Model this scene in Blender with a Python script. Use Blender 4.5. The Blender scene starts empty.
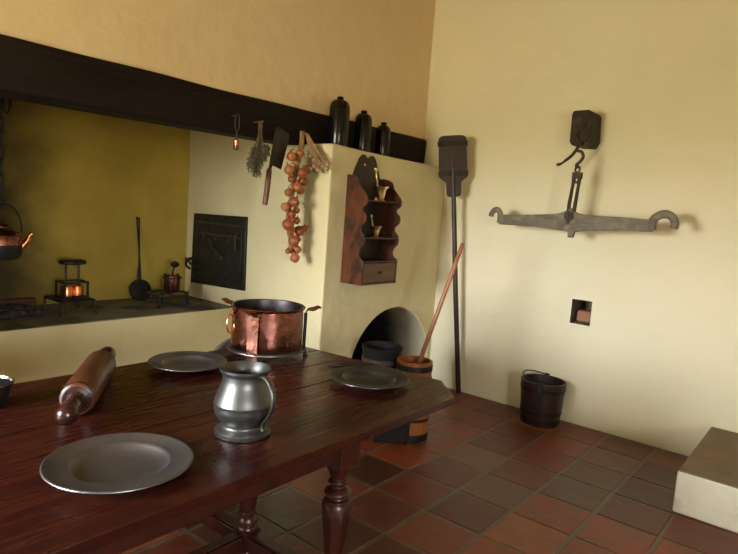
import bpy, bmesh, math, random
from mathutils import Vector, Matrix, Euler
random.seed(7)
C = bpy.context.scene.collection
PI = math.pi

# ------------------------------------------------------------------ materials
def N(nt, t, **kw):
    n = nt.nodes.new(t)
    for k, v in kw.items():
        if k.startswith('i_'):
            n.inputs[k[2:].replace('_', ' ')].default_value = v
        else:
            setattr(n, k, v)
    return n

def mat(name, c1, c2=None, rough=0.5, metal=0.0, scale=(5, 5, 5), detail=5, lo=.35, hi=.65, bump=0.0, bscale=None,
        rough2=None, coat=0.0, spec=0.5, c3=None, c3scale=1.5, c3lo=.5, c3hi=.7, dist=0.0, objrand=None):
    m = bpy.data.materials.new(name); m.use_nodes = True
    nt = m.node_tree; L = nt.links; b = nt.nodes['Principled BSDF']
    b.inputs['Metallic'].default_value = metal; b.inputs['Roughness'].default_value = rough
    b.inputs['Specular IOR Level'].default_value = spec
    b.inputs['Coat Weight'].default_value = coat; b.inputs['Coat Roughness'].default_value = .15
    tc = N(nt, 'ShaderNodeTexCoord'); mp = N(nt, 'ShaderNodeMapping'); L.new(tc.outputs['Object'], mp.inputs[0])
    mp.inputs['Scale'].default_value = scale
    nz = N(nt, 'ShaderNodeTexNoise', i_Scale=1.0, i_Detail=detail, i_Roughness=.6, i_Distortion=dist); L.new(mp.outputs[0], nz.inputs['Vector'])
    mr = N(nt, 'ShaderNodeMapRange'); L.new(nz.outputs[0], mr.inputs[0])
    mr.inputs[1].default_value = lo; mr.inputs[2].default_value = hi
    mx = N(nt, 'ShaderNodeMix', data_type='RGBA'); L.new(mr.outputs[0], mx.inputs[0])
    c2 = c2 or c1
    mx.inputs[6].default_value = (*c1, 1); mx.inputs[7].default_value = (*c2, 1)
    out = mx.outputs[2]
    if c3:
        n3 = N(nt, 'ShaderNodeTexNoise', i_Scale=c3scale, i_Detail=3.0); L.new(tc.outputs['Object'], n3.inputs['Vector'])
        r3 = N(nt, 'ShaderNodeMapRange'); L.new(n3.outputs[0], r3.inputs[0]); r3.inputs[1].default_value = c3lo; r3.inputs[2].default_value = c3hi
        m3 = N(nt, 'ShaderNodeMix', data_type='RGBA'); L.new(r3.outputs[0], m3.inputs[0]); L.new(out, m3.inputs[6]); m3.inputs[7].default_value = (*c3, 1)
        out = m3.outputs[2]
    if objrand:
        oi = N(nt, 'ShaderNodeObjectInfo'); mo = N(nt, 'ShaderNodeMix', data_type='RGBA'); L.new(oi.outputs['Random'], mo.inputs[0])
        L.new(out, mo.inputs[6]); mo.inputs[7].default_value = (*objrand, 1); out = mo.outputs[2]
    L.new(out, b.inputs['Base Color'])
    if rough2 is not None:
        rr = N(nt, 'ShaderNodeMapRange'); L.new(mr.outputs[0], rr.inputs[0]); rr.inputs[3].default_value = rough; rr.inputs[4].default_value = rough2
        L.new(rr.outputs[0], b.inputs['Roughness'])
    if bump:
        bn = N(nt, 'ShaderNodeBump', i_Strength=1.0, i_Distance=bump)
        if bscale:
            nb = N(nt, 'ShaderNodeTexNoise', i_Scale=bscale, i_Detail=5.0); L.new(tc.outputs['Object'], nb.inputs['Vector']); L.new(nb.outputs[0], bn.inputs['Height'])
        else: L.new(nz.outputs[0], bn.inputs['Height'])
        L.new(bn.outputs[0], b.inputs['Normal'])
    return m

M = {}
M['plaster'] = mat('plaster_cream', (.83,.79,.57), (.78,.73,.50), .9, scale=(.9,.9,.9), detail=6, bump=.014, bscale=5, c3=(.84,.77,.55), c3scale=.8, spec=.2)
M['plaster_pier'] = mat('plaster_pier', (.70,.63,.38), (.63,.55,.31), .9, scale=(1.3,1.3,1.3), detail=6, bump=.014, bscale=5, spec=.2)
M['plaster_upper'] = mat('plaster_upper', (.78,.63,.40), (.73,.57,.34), .9, scale=(.9,.9,.9), bump=.012, bscale=5, spec=.2)
M['white_wash'] = mat('whitewash', (.8,.77,.62), (.7,.66,.5), .9, scale=(5,5,5), bump=.005, bscale=25, c3=(.50,.46,.36), c3scale=5, c3lo=.55, c3hi=.75, spec=.2)
M['mustard'] = mat('mustard_plaster', (.50,.37,.07), (.38,.27,.055), .9, scale=(1.4,1.4,1.4), bump=.01, bscale=6, spec=.1)
M['hearth_top'] = mat('hearth_top', (.19,.16,.095), (.11,.095,.055), .95, scale=(4,4,4), bump=.006, bscale=20, c3=(.03,.025,.02), c3scale=4)
M['step_top'] = mat('step_top', (.22,.165,.10), (.13,.10,.062), .85, scale=(3,3,3), bump=.003, bscale=30, c3=(.25,.15,.07), c3scale=3)
M['ceiling'] = mat('ceiling_boards', (.45,.30,.16), (.36,.23,.12), .8, scale=(2,20,2))
M['beam'] = mat('dark_beam', (.006,.003,.002), (.014,.008,.005), .75, scale=(1.5,25,25), bump=.008, dist=1, spec=.25)
M['table'] = mat('mahogany_table', (.050,.010,.005), (.022,.004,.003), .26, scale=(1.8,22,10), detail=6, bump=.0002, spec=.32, rough2=.29, dist=1.2, c3=(.060,.015,.006), c3scale=5, c3lo=.55, c3hi=.8)
M['table_leg'] = mat('mahogany_leg', (.05,.010,.006), (.025,.007,.005), .3, scale=(20,20,2), bump=.001)
M['cab'] = mat('red_brown_wood', (.115,.030,.008), (.028,.009,.004), .4, scale=(9,9,5), bump=.001, dist=1, lo=.4, hi=.6)
M['cab_dark'] = mat('dark_cabinet_wood', (.014,.007,.005), (.028,.013,.008), .45, scale=(9,9,3))
M['drawer'] = mat('drawer_wood', (.13,.058,.022), (.07,.030,.013), .5, scale=(3,9,25), bump=.001)
M['dark_wood'] = mat('dark_wood', (.035,.014,.009), (.018,.009,.007), .4, scale=(14,14,2.5), bump=.002)
M['peel'] = mat('peel_wood', (.040,.013,.008), (.020,.008,.006), .5, scale=(14,14,2.5), bump=.002)
M['bucket'] = mat('bucket_staves', (.032,.011,.008), (.016,.008,.007), .4, scale=(18,18,2.5), bump=.003)
M['churn'] = mat('orange_staves', (.36,.12,.03), (.22,.07,.02), .4, scale=(22,22,2), bump=.002)
M['stick'] = mat('pinkish_stick', (.42,.17,.08), (.28,.10,.045), .35, scale=(30,30,2))
M['pin'] = mat('rolling_pin_wood', (.085,.028,.011), (.04,.013,.007), .3, scale=(2,22,22), rough2=.4, bump=.0006)
M['pin_dark'] = mat('rolling_pin_end', (.035,.010,.007), (.018,.006,.005), .22, scale=(6,20,20))
M['iron'] = mat('black_iron', (.016,.015,.014), (.03,.027,.024), .5, .6, scale=(20,20,20), bump=.002)
M['oveniron'] = mat('oven_iron', (.014,.015,.011), (.03,.03,.022), .45, .4, scale=(20,20,20), bump=.002)
M['iron_brown'] = mat('rusty_iron', (.07,.05,.038), (.035,.027,.022), .6, .4, scale=(30,30,30), bump=.003, c3=(.10,.055,.03), c3scale=14)
M['steelgrey'] = mat('weathered_scale', (.20,.165,.115), (.11,.095,.068), .65, .1, scale=(30,8,30), bump=.003, c3=(.23,.195,.14), c3scale=18)
M['pewter'] = mat('pewter', (.15,.152,.145), (.10,.102,.098), .36, .9, scale=(14,14,14), rough2=.44, bump=.0006)
M['pewter_pl'] = mat('pewter_plate', (.20,.195,.20), (.165,.16,.165), .34, .85, scale=(6,6,6), rough2=.38)
M['pewter_dark'] = mat('dark_pewter', (.085,.088,.085), (.045,.046,.044), .28, .8, scale=(6,6,6), rough2=.32)
M['silver'] = mat('bright_metal', (.62,.62,.66), (.5,.5,.55), .25, 1.0, scale=(14,14,14))
M['copper'] = mat('copper', (.48,.20,.13), (.25,.095,.07), .17, 1.0, scale=(9,9,5), detail=3, rough2=.34, bump=.004, bscale=16, c3=(.14,.06,.065), c3scale=7)
M['copper_dull'] = mat('dull_copper', (.30,.13,.075), (.16,.075,.05), .35, 1.0, scale=(12,12,12), bump=.002)
M['copper_bright'] = mat('bright_copper', (.85,.33,.14), (.6,.2,.09), .3, 1.0, scale=(14,14,14), bump=.002)
M['tin'] = mat('tinned_inside', (.16,.13,.13), (.09,.075,.075), .35, 1.0, scale=(12,12,12))
M['brass'] = mat('brass', (.85,.66,.28), (.6,.45,.16), .28, 1.0, scale=(12,12,12), bump=.001)
M['bottle'] = mat('black_bottle_glass', (.004,.003,.003), (.006,.005,.004), .2, spec=.4)
M['onion'] = mat('onion_skin', (.28,.065,.018), (.16,.030,.012), .33, scale=(60,60,8), bump=.0012, objrand=(.40,.14,.04))
M['straw'] = mat('dry_straw', (.36,.22,.10), (.20,.11,.05), .8, scale=(60,60,20), bump=.002)
M['garlic'] = mat('dry_garlic', (.42,.30,.16), (.26,.17,.09), .8, scale=(50,50,50), bump=.002)
M['herb'] = mat('dried_herb', (.17,.16,.08), (.08,.085,.04), .9, scale=(60,60,60))
M['herbstem'] = mat('herb_stem', (.16,.10,.05), (.09,.06,.03), .9, scale=(60,60,60))
M['brick'] = mat('brick', (.40,.15,.07), (.27,.19,.13), .9, scale=(20,20,20), bump=.003)
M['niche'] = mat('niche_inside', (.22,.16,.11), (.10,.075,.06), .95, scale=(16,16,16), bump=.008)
M['stone'] = mat('grey_stone', (.30,.30,.33), (.2,.2,.22), .9, scale=(20,20,20), bump=.003)
M['char'] = mat('charcoal', (.02,.018,.016), (.05,.045,.04), .9, scale=(30,30,30), bump=.004)
M['redash'] = mat('red_brick_dark', (.13,.045,.022), (.07,.03,.018), .9, scale=(10,10,10), bump=.004)
M['chair'] = mat('grey_brown_chair', (.115,.095,.085), (.07,.058,.052), .6, scale=(60,60,60), bump=.001)
M['tubblack'] = mat('black_tub', (.005,.005,.005), (.014,.013,.013), .75, spec=.25, scale=(20,20,5), bump=.003)
M['frame'] = mat('window_frame_wood', (.3,.27,.2), (.25,.22,.16), .6, scale=(5,5,20))
M['blade'] = mat('dark_blade', (.035,.028,.022), (.06,.05,.04), .5, .6, scale=(14,14,14))
M['handlewood'] = mat('brown_handle', (.17,.07,.03), (.10,.04,.02), .5, scale=(20,20,4))
M['white'] = mat('ceramic_white', (.8,.78,.7), rough=.3)

# soot on the plaster behind the fire: stain with its own shape on the left of the hearth back
def soot():
    m = M['mustard']; nt = m.node_tree; L = nt.links; b = nt.nodes['Principled BSDF']
    base = b.inputs['Base Color'].links[0].from_socket
    g = N(nt, 'ShaderNodeNewGeometry'); s = N(nt, 'ShaderNodeSeparateXYZ'); L.new(g.outputs['Position'], s.inputs[0])
    nz = N(nt, 'ShaderNodeTexNoise', i_Scale=2.2, i_Detail=4.0); L.new(g.outputs['Position'], nz.inputs['Vector'])
    ad = N(nt, 'ShaderNodeMath', operation='MULTIPLY_ADD'); L.new(nz.outputs[0], ad.inputs[0]); ad.inputs[1].default_value = .7; L.new(s.outputs[0], ad.inputs[2])
    r = N(nt, 'ShaderNodeMapRange', interpolation_type='SMOOTHSTEP'); L.new(ad.outputs[0], r.inputs[0])
    r.inputs[1].default_value = 1.85; r.inputs[2].default_value = 2.45; r.inputs[3].default_value = .95; r.inputs[4].default_value = 0
    mx = N(nt, 'ShaderNodeMix', data_type='RGBA'); L.new(r.outputs[0], mx.inputs[0]); L.new(base, mx.inputs[6]); mx.inputs[7].default_value = (.035, .026, .014, 1)
    L.new(mx.outputs[2], b.inputs['Base Color'])
soot()

def recess_mat():  # plaster colour turns near black with depth into the arched recess, noisy edge
    m = mat('recess_plaster', (.60,.55,.38), (.50,.45,.30), .95, scale=(2,2,2), bump=.01, bscale=6)
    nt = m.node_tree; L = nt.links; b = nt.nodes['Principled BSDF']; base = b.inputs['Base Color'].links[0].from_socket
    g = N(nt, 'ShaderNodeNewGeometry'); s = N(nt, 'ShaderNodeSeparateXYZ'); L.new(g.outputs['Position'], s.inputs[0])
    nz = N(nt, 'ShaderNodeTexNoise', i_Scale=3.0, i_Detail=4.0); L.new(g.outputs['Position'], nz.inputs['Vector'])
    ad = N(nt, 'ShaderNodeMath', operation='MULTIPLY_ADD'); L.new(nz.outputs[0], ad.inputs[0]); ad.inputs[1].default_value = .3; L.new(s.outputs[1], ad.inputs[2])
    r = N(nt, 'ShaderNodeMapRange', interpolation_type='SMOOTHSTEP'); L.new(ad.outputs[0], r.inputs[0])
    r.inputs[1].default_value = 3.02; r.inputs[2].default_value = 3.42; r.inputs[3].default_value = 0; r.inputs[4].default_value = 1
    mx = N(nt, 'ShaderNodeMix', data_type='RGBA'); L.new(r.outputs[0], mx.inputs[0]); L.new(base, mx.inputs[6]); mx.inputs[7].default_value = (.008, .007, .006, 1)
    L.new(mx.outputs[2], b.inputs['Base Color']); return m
M['recess_mat'] = recess_mat()

# ------------------------------------------------------------------ geometry helpers
def box(bm, lo, hi, rot=None, piv=None):
    x0,y0,z0 = lo; x1,y1,z1 = hi
    vs = [Vector(p) for p in ((x0,y0,z0),(x1,y0,z0),(x1,y1,z0),(x0,y1,z0),(x0,y0,z1),(x1,y0,z1),(x1,y1,z1),(x0,y1,z1))]
    if rot is not None:
        p = Vector(piv) if piv is not None else (Vector(lo)+Vector(hi))/2
        R = rot.to_matrix() if hasattr(rot, 'to_matrix') else rot
        vs = [R @ (v-p) + p for v in vs]
    v = [bm.verts.new(q) for q in vs]
    for f in ((3,2,1,0),(4,5,6,7),(0,1,5,4),(1,2,6,5),(2,3,7,6),(3,0,4,7)): bm.faces.new([v[i] for i in f])
    return v

def lathe(bm, prof, seg=40, cen=(0,0,0), axis='z', mtx=None, sq=(1,1), ph=0.0):
    rings = []
    T = mtx or Matrix()
    for r, z in prof:
        if r < 1e-6:
            p = T @ Vector((0,0,z)) ; rings.append([bm.verts.new(p+Vector(cen))])
        else:
            rings.append([bm.verts.new((T @ Vector((r*math.cos(2*PI*(i+ph)/seg)*sq[0], r*math.sin(2*PI*(i+ph)/seg)*sq[1], z)))+Vector(cen)) for i in range(seg)])
    for a, b in zip(rings, rings[1:]):
        if len(a) == 1 and len(b) == 1: continue
        for i in range(seg):
            j = (i+1) % seg
            if len(a) == 1: bm.faces.new((a[0], b[j], b[i]))
            elif len(b) == 1: bm.faces.new((a[i], a[j], b[0]))
            else: bm.faces.new((a[i], a[j], b[j], b[i]))
    return rings

def tube(bm, pts, r, seg=10, flat=(1,1), closed=False, up=None):
    pts = [Vector(p) for p in pts]; n = len(pts)
    rs = r if isinstance(r, (list, tuple)) else [r]*n
    rings = []; prev = None
    for i, p in enumerate(pts):
        if closed: t = (pts[(i+1) % n]-pts[i-1]).normalized()
        else: t = (pts[min(i+1, n-1)]-pts[max(i-1, 0)]).normalized()
        if prev is None:
            u = Vector(up) if up is not None else (Vector((0,0,1)) if abs(t.z) < .9 else Vector((1,0,0)))
        else: u = prev
        u = (u-t*u.dot(t))
        if u.length < 1e-4: u = t.orthogonal()
        u.normalize(); prev = u; w = t.cross(u)
        rings.append([bm.verts.new(p+(u*math.cos(2*PI*k/seg)*flat[0]+w*math.sin(2*PI*k/seg)*flat[1])*rs[i]) for k in range(seg)])
    m = n if closed else n-1
    for i in range(m):
        a, b = rings[i], rings[(i+1) % n]
        for k in range(seg): bm.faces.new((a[k], a[(k+1)%seg], b[(k+1)%seg], b[k]))
    if not closed:
        bm.faces.new(rings[0][::-1]); bm.faces.new(rings[-1])

def smooth(pts, n=8):
    """Catmull-Rom through points"""
    P = [Vector(p) for p in pts]; P = [P[0]*2-P[1]]+P+[P[-1]*2-P[-2]]; o = []
    for i in range(1, len(P)-2):
        for k in range(n):
            t = k/n; a,b,c,d = P[i-1:i+3]
            o.append(.5*((2*b)+(c-a)*t+(2*a-5*b+4*c-d)*t*t+(3*b-a-3*c+d)*t**3))
    o.append(P[-2]); return o

def prism(bm, poly, d, plane='xz', off=0.0):
    """extrude a 2D outline by d along the third axis, starting at off"""
    def P(a, b, c):
        return {'xz': (a, c, b), 'xy': (a, b, c), 'yz': (c, a, b)}[plane]
    A = [bm.verts.new(P(a, b, off)) for a, b in poly]; B = [bm.verts.new(P(a, b, off+d)) for a, b in poly]
    bm.faces.new(A[::-1]); bm.faces.new(B)
    n = len(poly)
    for i in range(n): bm.faces.new((A[i], A[(i+1)%n], B[(i+1)%n], B[i]))

def obj(name, bm, m, parent=None, bevel=0, smooth_=True, loc=None, rotz=None, angle=40, segs=2):
    bmesh.ops.recalc_face_normals(bm, faces=bm.faces)
    me = bpy.data.meshes.new(name); bm.to_mesh(me); bm.free()
    o = bpy.data.objects.new(name, me); C.objects.link(o)
    for mm in (m if isinstance(m, list) else [m]): me.materials.append(mm)
    if smooth_:
        me.shade_smooth(); me.set_sharp_from_angle(angle=math.radians(angle))
    if parent is not None: o.parent = parent
    if loc is not None: o.location = loc
    if rotz is not None: o.rotation_euler.z = rotz
    if bevel:
        b = o.modifiers.new('bevel', 'BEVEL'); b.width = bevel; b.segments = segs; b.limit_method = 'ANGLE'; b.angle_limit = math.radians(45)
        b.harden_normals = False
    return o

def tag(o, label, cat, group=None, kind=None):
    o['label'] = label; o['category'] = cat
    if group: o['group'] = group
    if kind: o['kind'] = kind
    return o

def thing(name, label, cat, loc=(0,0,0), rotz=0.0, group=None, rot=None):
    o = bpy.data.objects.new(name, None); C.objects.link(o); o.location = loc
    o.empty_display_size = .05
    o.rotation_euler = rot if rot is not None else (0,0,rotz)
    return tag(o, label, cat, group)

def struct(name, bm, m, bevel=0, label=None, segs=3, smooth_=False):
    o = obj(name, bm, m, bevel=bevel, segs=segs, smooth_=smooth_); o['kind'] = 'structure'
    return o

B = bmesh.new

# ------------------------------------------------------------------ room constants
WX = 4.45          # right wall
LX = -1.5          # left wall
NY = -2.5          # near wall
CY = 3.04          # chimney breast
HY = 3.73          # hearth front
BY = 4.42          # hearth back
PX = 2.99          # pier flank
PY = 2.785         # pier front
CZ = 3.6
PT = 1.90          # pier top

# floor : grout bed + tiles, one structure
def floor():
    s = .322; bm = B()
    lay = bm.verts.layers.float_color.new('tile')
    v = box(bm, (LX, NY, -.12), (WX, BY, -.004))
    for q in v: q[lay] = (.10,.072,.048,1)
    special = {}
    pal = [(.20,.045,.017), (.165,.036,.015), (.13,.028,.014), (.10,.025,.014), (.22,.06,.022), (.125,.048,.024), (.100,.046,.024), (.075,.022,.014)]
    named = {(3.918,1.109):5,(3.665,1.057):6,(3.311,1.045):6,(3.032,1.399):6,(3.374,1.689):5,(3.03,1.05):0,(2.7,1.4):3,(3.35,1.4):2,(3.0,1.7):3,(2.7,1.7):2,(2.7,1.1):4,(3.65,1.4):2,(3.65,1.7):3}
    for (x, y), c in named.items(): special[(math.floor((x-2.485)/s), math.floor((y-.546)/s))] = c
    i0, i1 = math.floor((LX-2.485)/s)-1, math.floor((WX-2.485)/s)
    j0, j1 = math.floor((NY-.546)/s)-1, math.floor((3.3-.546)/s)
    rnd = random.Random(3)
    for i in range(i0, i1+1):
        for j in range(j0, j1+1):
            x0 = 2.485+i*s; y0 = .546+j*s; x1 = x0+s; y1 = y0+s
            g = .0085
            x0 += g+rnd.uniform(-.003,.003); x1 -= g+rnd.uniform(-.003,.003); y0 += g+rnd.uniform(-.003,.003); y1 -= g+rnd.uniform(-.003,.003)
            x0 = max(x0, LX); y0 = max(y0, NY); x1 = min(x1, WX); y1 = min(y1, 3.3)
            if x1-x0 < .03 or y1-y0 < .03: continue
            c = pal[special.get((i, j), rnd.choice([0,1,2,2,3,3,4,5,7,7,1,0]))]; k = rnd.uniform(.9,1.12); c = (c[0]*k*.82, c[1]*k*.9, c[2]*k*.95, 1)
            h = .006
            # bevelled slab: outer ring low, inner ring top
            zt = [rnd.uniform(-.0016, .0002) for _ in range(4)]
            lo_ = [(x0,y0),(x1,y0),(x1,y1),(x0,y1)]; hi_ = [(x0+h,y0+h),(x1-h,y0+h),(x1-h,y1-h),(x0+h,y1-h)]
            A = [bm.verts.new((*p, -.006)) for p in lo_]; D = [bm.verts.new((*p, z)) for p, z in zip(hi_, zt)]
            for q in A+D: q[lay] = c
            bm.faces.new(D)
            for k2 in range(4): bm.faces.new((A[k2], A[(k2+1)%4], D[(k2+1)%4], D[k2]))
    m = bpy.data.materials.new('terracotta_tiles'); m.use_nodes = True; nt = m.node_tree; L = nt.links; b = nt.nodes['Principled BSDF']
    at = N(nt, 'ShaderNodeAttribute', attribute_name='tile'); tc = N(nt, 'ShaderNodeTexCoord')
    nz = N(nt, 'ShaderNodeTexNoise', i_Scale=7.0, i_Detail=7.0, i_Roughness=.65); L.new(tc.outputs['Object'], nz.inputs['Vector'])
    mr = N(nt, 'ShaderNodeMapRange'); L.new(nz.outputs[0], mr.inputs[0]); mr.inputs[1].default_value=.3; mr.inputs[2].default_value=.7; mr.inputs[3].default_value=.9; mr.inputs[4].default_value=1.7
    mu = N(nt, 'ShaderNodeVectorMath', operation='SCALE'); L.new(at.outputs['Color'], mu.inputs[0]); L.new(mr.outputs[0], mu.inputs['Scale'])
    L.new(mu.outputs[0], b.inputs['Base Color'])
    r2 = N(nt, 'ShaderNodeMapRange'); L.new(nz.outputs[0], r2.inputs[0]); r2.inputs[1].default_value=.3; r2.inputs[2].default_value=.7; r2.inputs[3].default_value=.3; r2.inputs[4].default_value=.5; b.inputs['Specular IOR Level'].default_value=.35
    L.new(r2.outputs[0], b.inputs['Roughness'])
    nb = N(nt, 'ShaderNodeTexNoise', i_Scale=9.0, i_Detail=4.0); L.new(tc.outputs['Object'], nb.inputs['Vector'])
    bn = N(nt, 'ShaderNodeBump', i_Strength=1.0, i_Distance=.005); L.new(nb.outputs[0], bn.inputs['Height']); L.new(bn.outputs[0], b.inputs['Normal'])
    o = struct('floor', bm, m)
floor()

# right wall with the little putlog niche
NYa, NYb, NZa, NZb = 1.425, 1.575, .757, .942
def wall_right():
    bm = B(); x0, x1 = WX, WX+.4
    box(bm, (x0, NY-.2, -.12), (x1, NYa, CZ)); box(bm, (x0, NYb, -.12), (x1, BY+.2, CZ))
    box(bm, (x0, NYa, -.12), (x1, NYb, NZa)); box(bm, (x0, NYa, NZb), (x1, NYb, CZ))
    struct('wall_right', bm, M['plaster'])
    # crumbly plaster inside the hole: an open box
    bm = B()
    n = 6; d = .27
    def P(u, v, w):  # u,v in 0..1 around, w depth
        return Vector((WX+.002+w*d, NYa+u*(NYb-NYa), NZa+v*(NZb-NZa)))
    rnd = random.Random(5)
    loop = [(i/n, 0) for i in range(n)]+[(1, i/n) for i in range(n)]+[(1-i/n, 1) for i in range(n)]+[(0, 1-i/n) for i in range(n)]
    rings = []
    for k in range(6):
        w = k/5; ring = []
        for u, v in loop:
            p = P(u, v, w); c = P(.5, .5, w); q = c+(p-c)*(1-.03-.06*w-(rnd.uniform(0,.06) if k else 0)); 
            if k == 0: q = c+(p-c)*1.0
            ring.append(bm.verts.new(q))
        rings.append(ring)
    for a, b in zip(rings, rings[1:]):
        for i in range(len(loop)): j = (i+1) % len(loop); bm.faces.new((a[i], a[j], b[j], b[i]))
    bm.faces.new(rings[-1])
    o = obj('wall_niche', bm, M['niche'], smooth_=False); o['kind'] = 'structure'
wall_right()
bm = B(); box(bm, (-.06,-.053,-.043), (.06,.053,.043), rot=Euler((.0,.03,.12)))
tag(obj('brick', bm, M['brick'], bevel=.014, loc=(WX+.085, 1.490, NZa+.058)), 'small worn brick lying in the little square hole in the wall', 'brick')
bm = B(); bmesh.ops.create_icosphere(bm, subdivisions=2, radius=.03)
for v in bm.verts: v.co *= random.uniform(.9, 1.1); v.co.z *= 1.4
tag(obj('stone', bm, M['stone'], loc=(WX+.195, 1.460, NZa+.065)), 'bluish grey stone wedged behind the brick in the wall hole', 'stone')

# left wall with the window the daylight comes through
LW = (1.55, 2.95, .95, 2.2)
bm = B(); a0,a1,z0,z1 = LW
box(bm, (LX-.3, NY-.2, -.12), (LX, a0, CZ)); box(bm, (LX-.3, a1, -.12), (LX, BY+.2, CZ)); box(bm, (LX-.3, a0, -.12), (LX, a1, z0)); box(bm, (LX-.3, a0, z1), (LX, a1, CZ))
struct('wall_left', bm, M['plaster'])
NW = (-1.3, -.25, 1.0, 2.0)
bm = B(); b0,b1,z0,z1 = NW
box(bm, (LX-.3, NY-.3, -.12), (b0, NY, CZ)); box(bm, (b1, NY-.3, -.12), (WX+.4, NY, CZ)); box(bm, (b0, NY-.3, -.12), (b1, NY, z0)); box(bm, (b0, NY-.3, z1), (b1, NY, CZ))
struct('wall_near', bm, M['plaster'])
def window(name, lo, hi, ax):
    root = bpy.data.objects.new(name, None); C.objects.link(root); root['kind'] = 'structure'
    bm = B(); x0,y0,z0 = lo; x1,y1,z1 = hi; t = .05
    if ax == 'y':   # opening spans y
        box(bm, (x0,y0,z0),(x1,y1,z0+t)); box(bm, (x0,y0,z1-t),(x1,y1,z1)); box(bm, (x0,y0,z0+t),(x1,y0+t,z1-t)); box(bm, (x0,y1-t,z0+t),(x1,y1,z1-t))
        for k in (1,2,3): yy = y0+(y1-y0)*k/4; box(bm, (x0+.01,yy-.012,z0+t),(x1-.01,yy+.012,z1-t))
        for k in (1,2): zz = z0+(z1-z0)*k/3; box(bm, (x0+.012,y0+t,zz-.012),(x1-.012,y1-t,zz+.012))
    else:
        box(bm, (x0,y0,z0),(x1,y1,z0+t)); box(bm, (x0,y0,z1-t),(x1,y1,z1)); box(bm, (x0,y0,z0+t),(x0+t,y1,z1-t)); box(bm, (x1-t,y0,z0+t),(x1,y1,z1-t))
        for k in (1,2,3): xx = x0+(x1-x0)*k/4; box(bm, (xx-.012,y0+.01,z0+t),(xx+.012,y1-.01,z1-t))
        for k in (1,2): zz = z0+(z1-z0)*k/3; box(bm, (x0+t,y0+.012,zz-.012),(x1-t,y1-.012,zz+.012))
    obj('window_frame', bm, M['frame'], root, smooth_=False)
window('window_1', (LX-.2, LW[0], LW[2]), (LX-.15, LW[1], LW[3]), 'y')
window('window_2', (NW[0], NY-.2, NW[2]), (NW[1], NY-.15, NW[3]), 'x')
bm = B(); box(bm, (LX-.3, NY-.3, CZ), (WX+.4, BY+.2, CZ+.1)); struct('ceiling', bm, M['ceiling'])

# chimney: back wall, hearth slab, breast above the beam, left cheek
HX = .02
bm = B(); box(bm, (LX-.3, BY, 0), (WX+.4, BY+.2, CZ)); struct('wall_back', bm, M['mustard'])
bm = B(); box(bm, (HX, HY, 0), (PX, BY, .645)); struct('wall_hearth', bm, M['plaster_pier'])
bm = B(); box(bm, (HX, HY-.004, .645), (PX, BY, .652)); struct('trim_hearth_top', bm, M['hearth_top'])
bm = B(); box(bm, (LX, PY, 0), (HX, BY, CZ)); struct('wall_shading_cheek', bm, M['plaster_pier'])  # unseen left cheek, reaching in to keep window light off the hearth
bm = B(); box(bm, (HX, CY, 2.14), (WX, 3.2, CZ)); struct('wall_chimney', bm, M['plaster_upper'])
# pier with arched recess in its face and the flank that closes the hearth
def pier():
    bm = B()
    arc = [(3.86+.53*math.cos(t), .2+.525*math.sin(t)) for t in [PI-PI*k/28 for k in range(29)]]
    poly = [(PX,0),(3.33,0)]+arc+[(4.39,0),(WX,0),(WX,PT),(3.7,PT+.004),(3.3,PT+.012),(PX+.05,PT+.022),(PX,PT+.02)]
    prism(bm, poly, BY-PY, 'xz', PY)
    o = struct('wall_pier', bm, [M['plaster_pier'], M['recess_mat']], bevel=.014, smooth_=True)
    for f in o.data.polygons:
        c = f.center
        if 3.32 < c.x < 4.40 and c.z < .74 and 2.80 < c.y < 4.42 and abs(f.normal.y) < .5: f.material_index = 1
pier()
bm = B(); box(bm, (3.30, 4.02, 0), (4.42, 4.06, .78)); struct('wall_recess_back', bm, M['recess_mat'])
bm = B(); box(bm, (PX+.001, 3.2, PT), (WX, BY, CZ)); struct('wall_pier_upper', bm, M['plaster_pier'])
# great lintel beam
bm = B(); n = 40
secs = []
for i in range(n+1):
    x = HX+(WX-.012-HX)*i/n; w = lambda a: .005*math.sin(x*3.1+a)+.003*math.sin(x*7.7+2*a)
    r_ = .02
    zb = 1.892+.008*(x-HX)/(WX-HX) if x < PX-.02 else PT+.022
    y0 = CY-.04+.006; z1 = 2.139
    secs.append([bm.verts.new(p) for p in ((x,y0+w(0),zb+.02+w(1)*.5),(x,y0+.02+w(0),zb),(x,3.195,zb),(x,3.195,z1+.004),(x,y0+.014+w(2),z1+.004+w(3)*.6),(x,y0+w(2),z1-.012+w(3)*.6))])
for a, b in zip(secs, secs[1:]):
    for k in range(6): bm.faces.new((a[k], a[(k+1)%6], b[(k+1)%6], b[k]))
bm.faces.new(secs[0]); bm.faces.new(secs[-1][::-1])
o = obj('lintel_beam', bm, M['beam']); o['kind'] = 'structure'
# low step against the right wall
bm = B(); box(bm, (3.473,-2.3,0),(WX,.565,.232)); struct('trim_step', bm, M['white_wash'], bevel=.012)
bm = B(); box(bm, (3.478,-2.295,.226),(WX,.56,.240)); struct('trim_step_top', bm, M['step_top'], bevel=.006)

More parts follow.
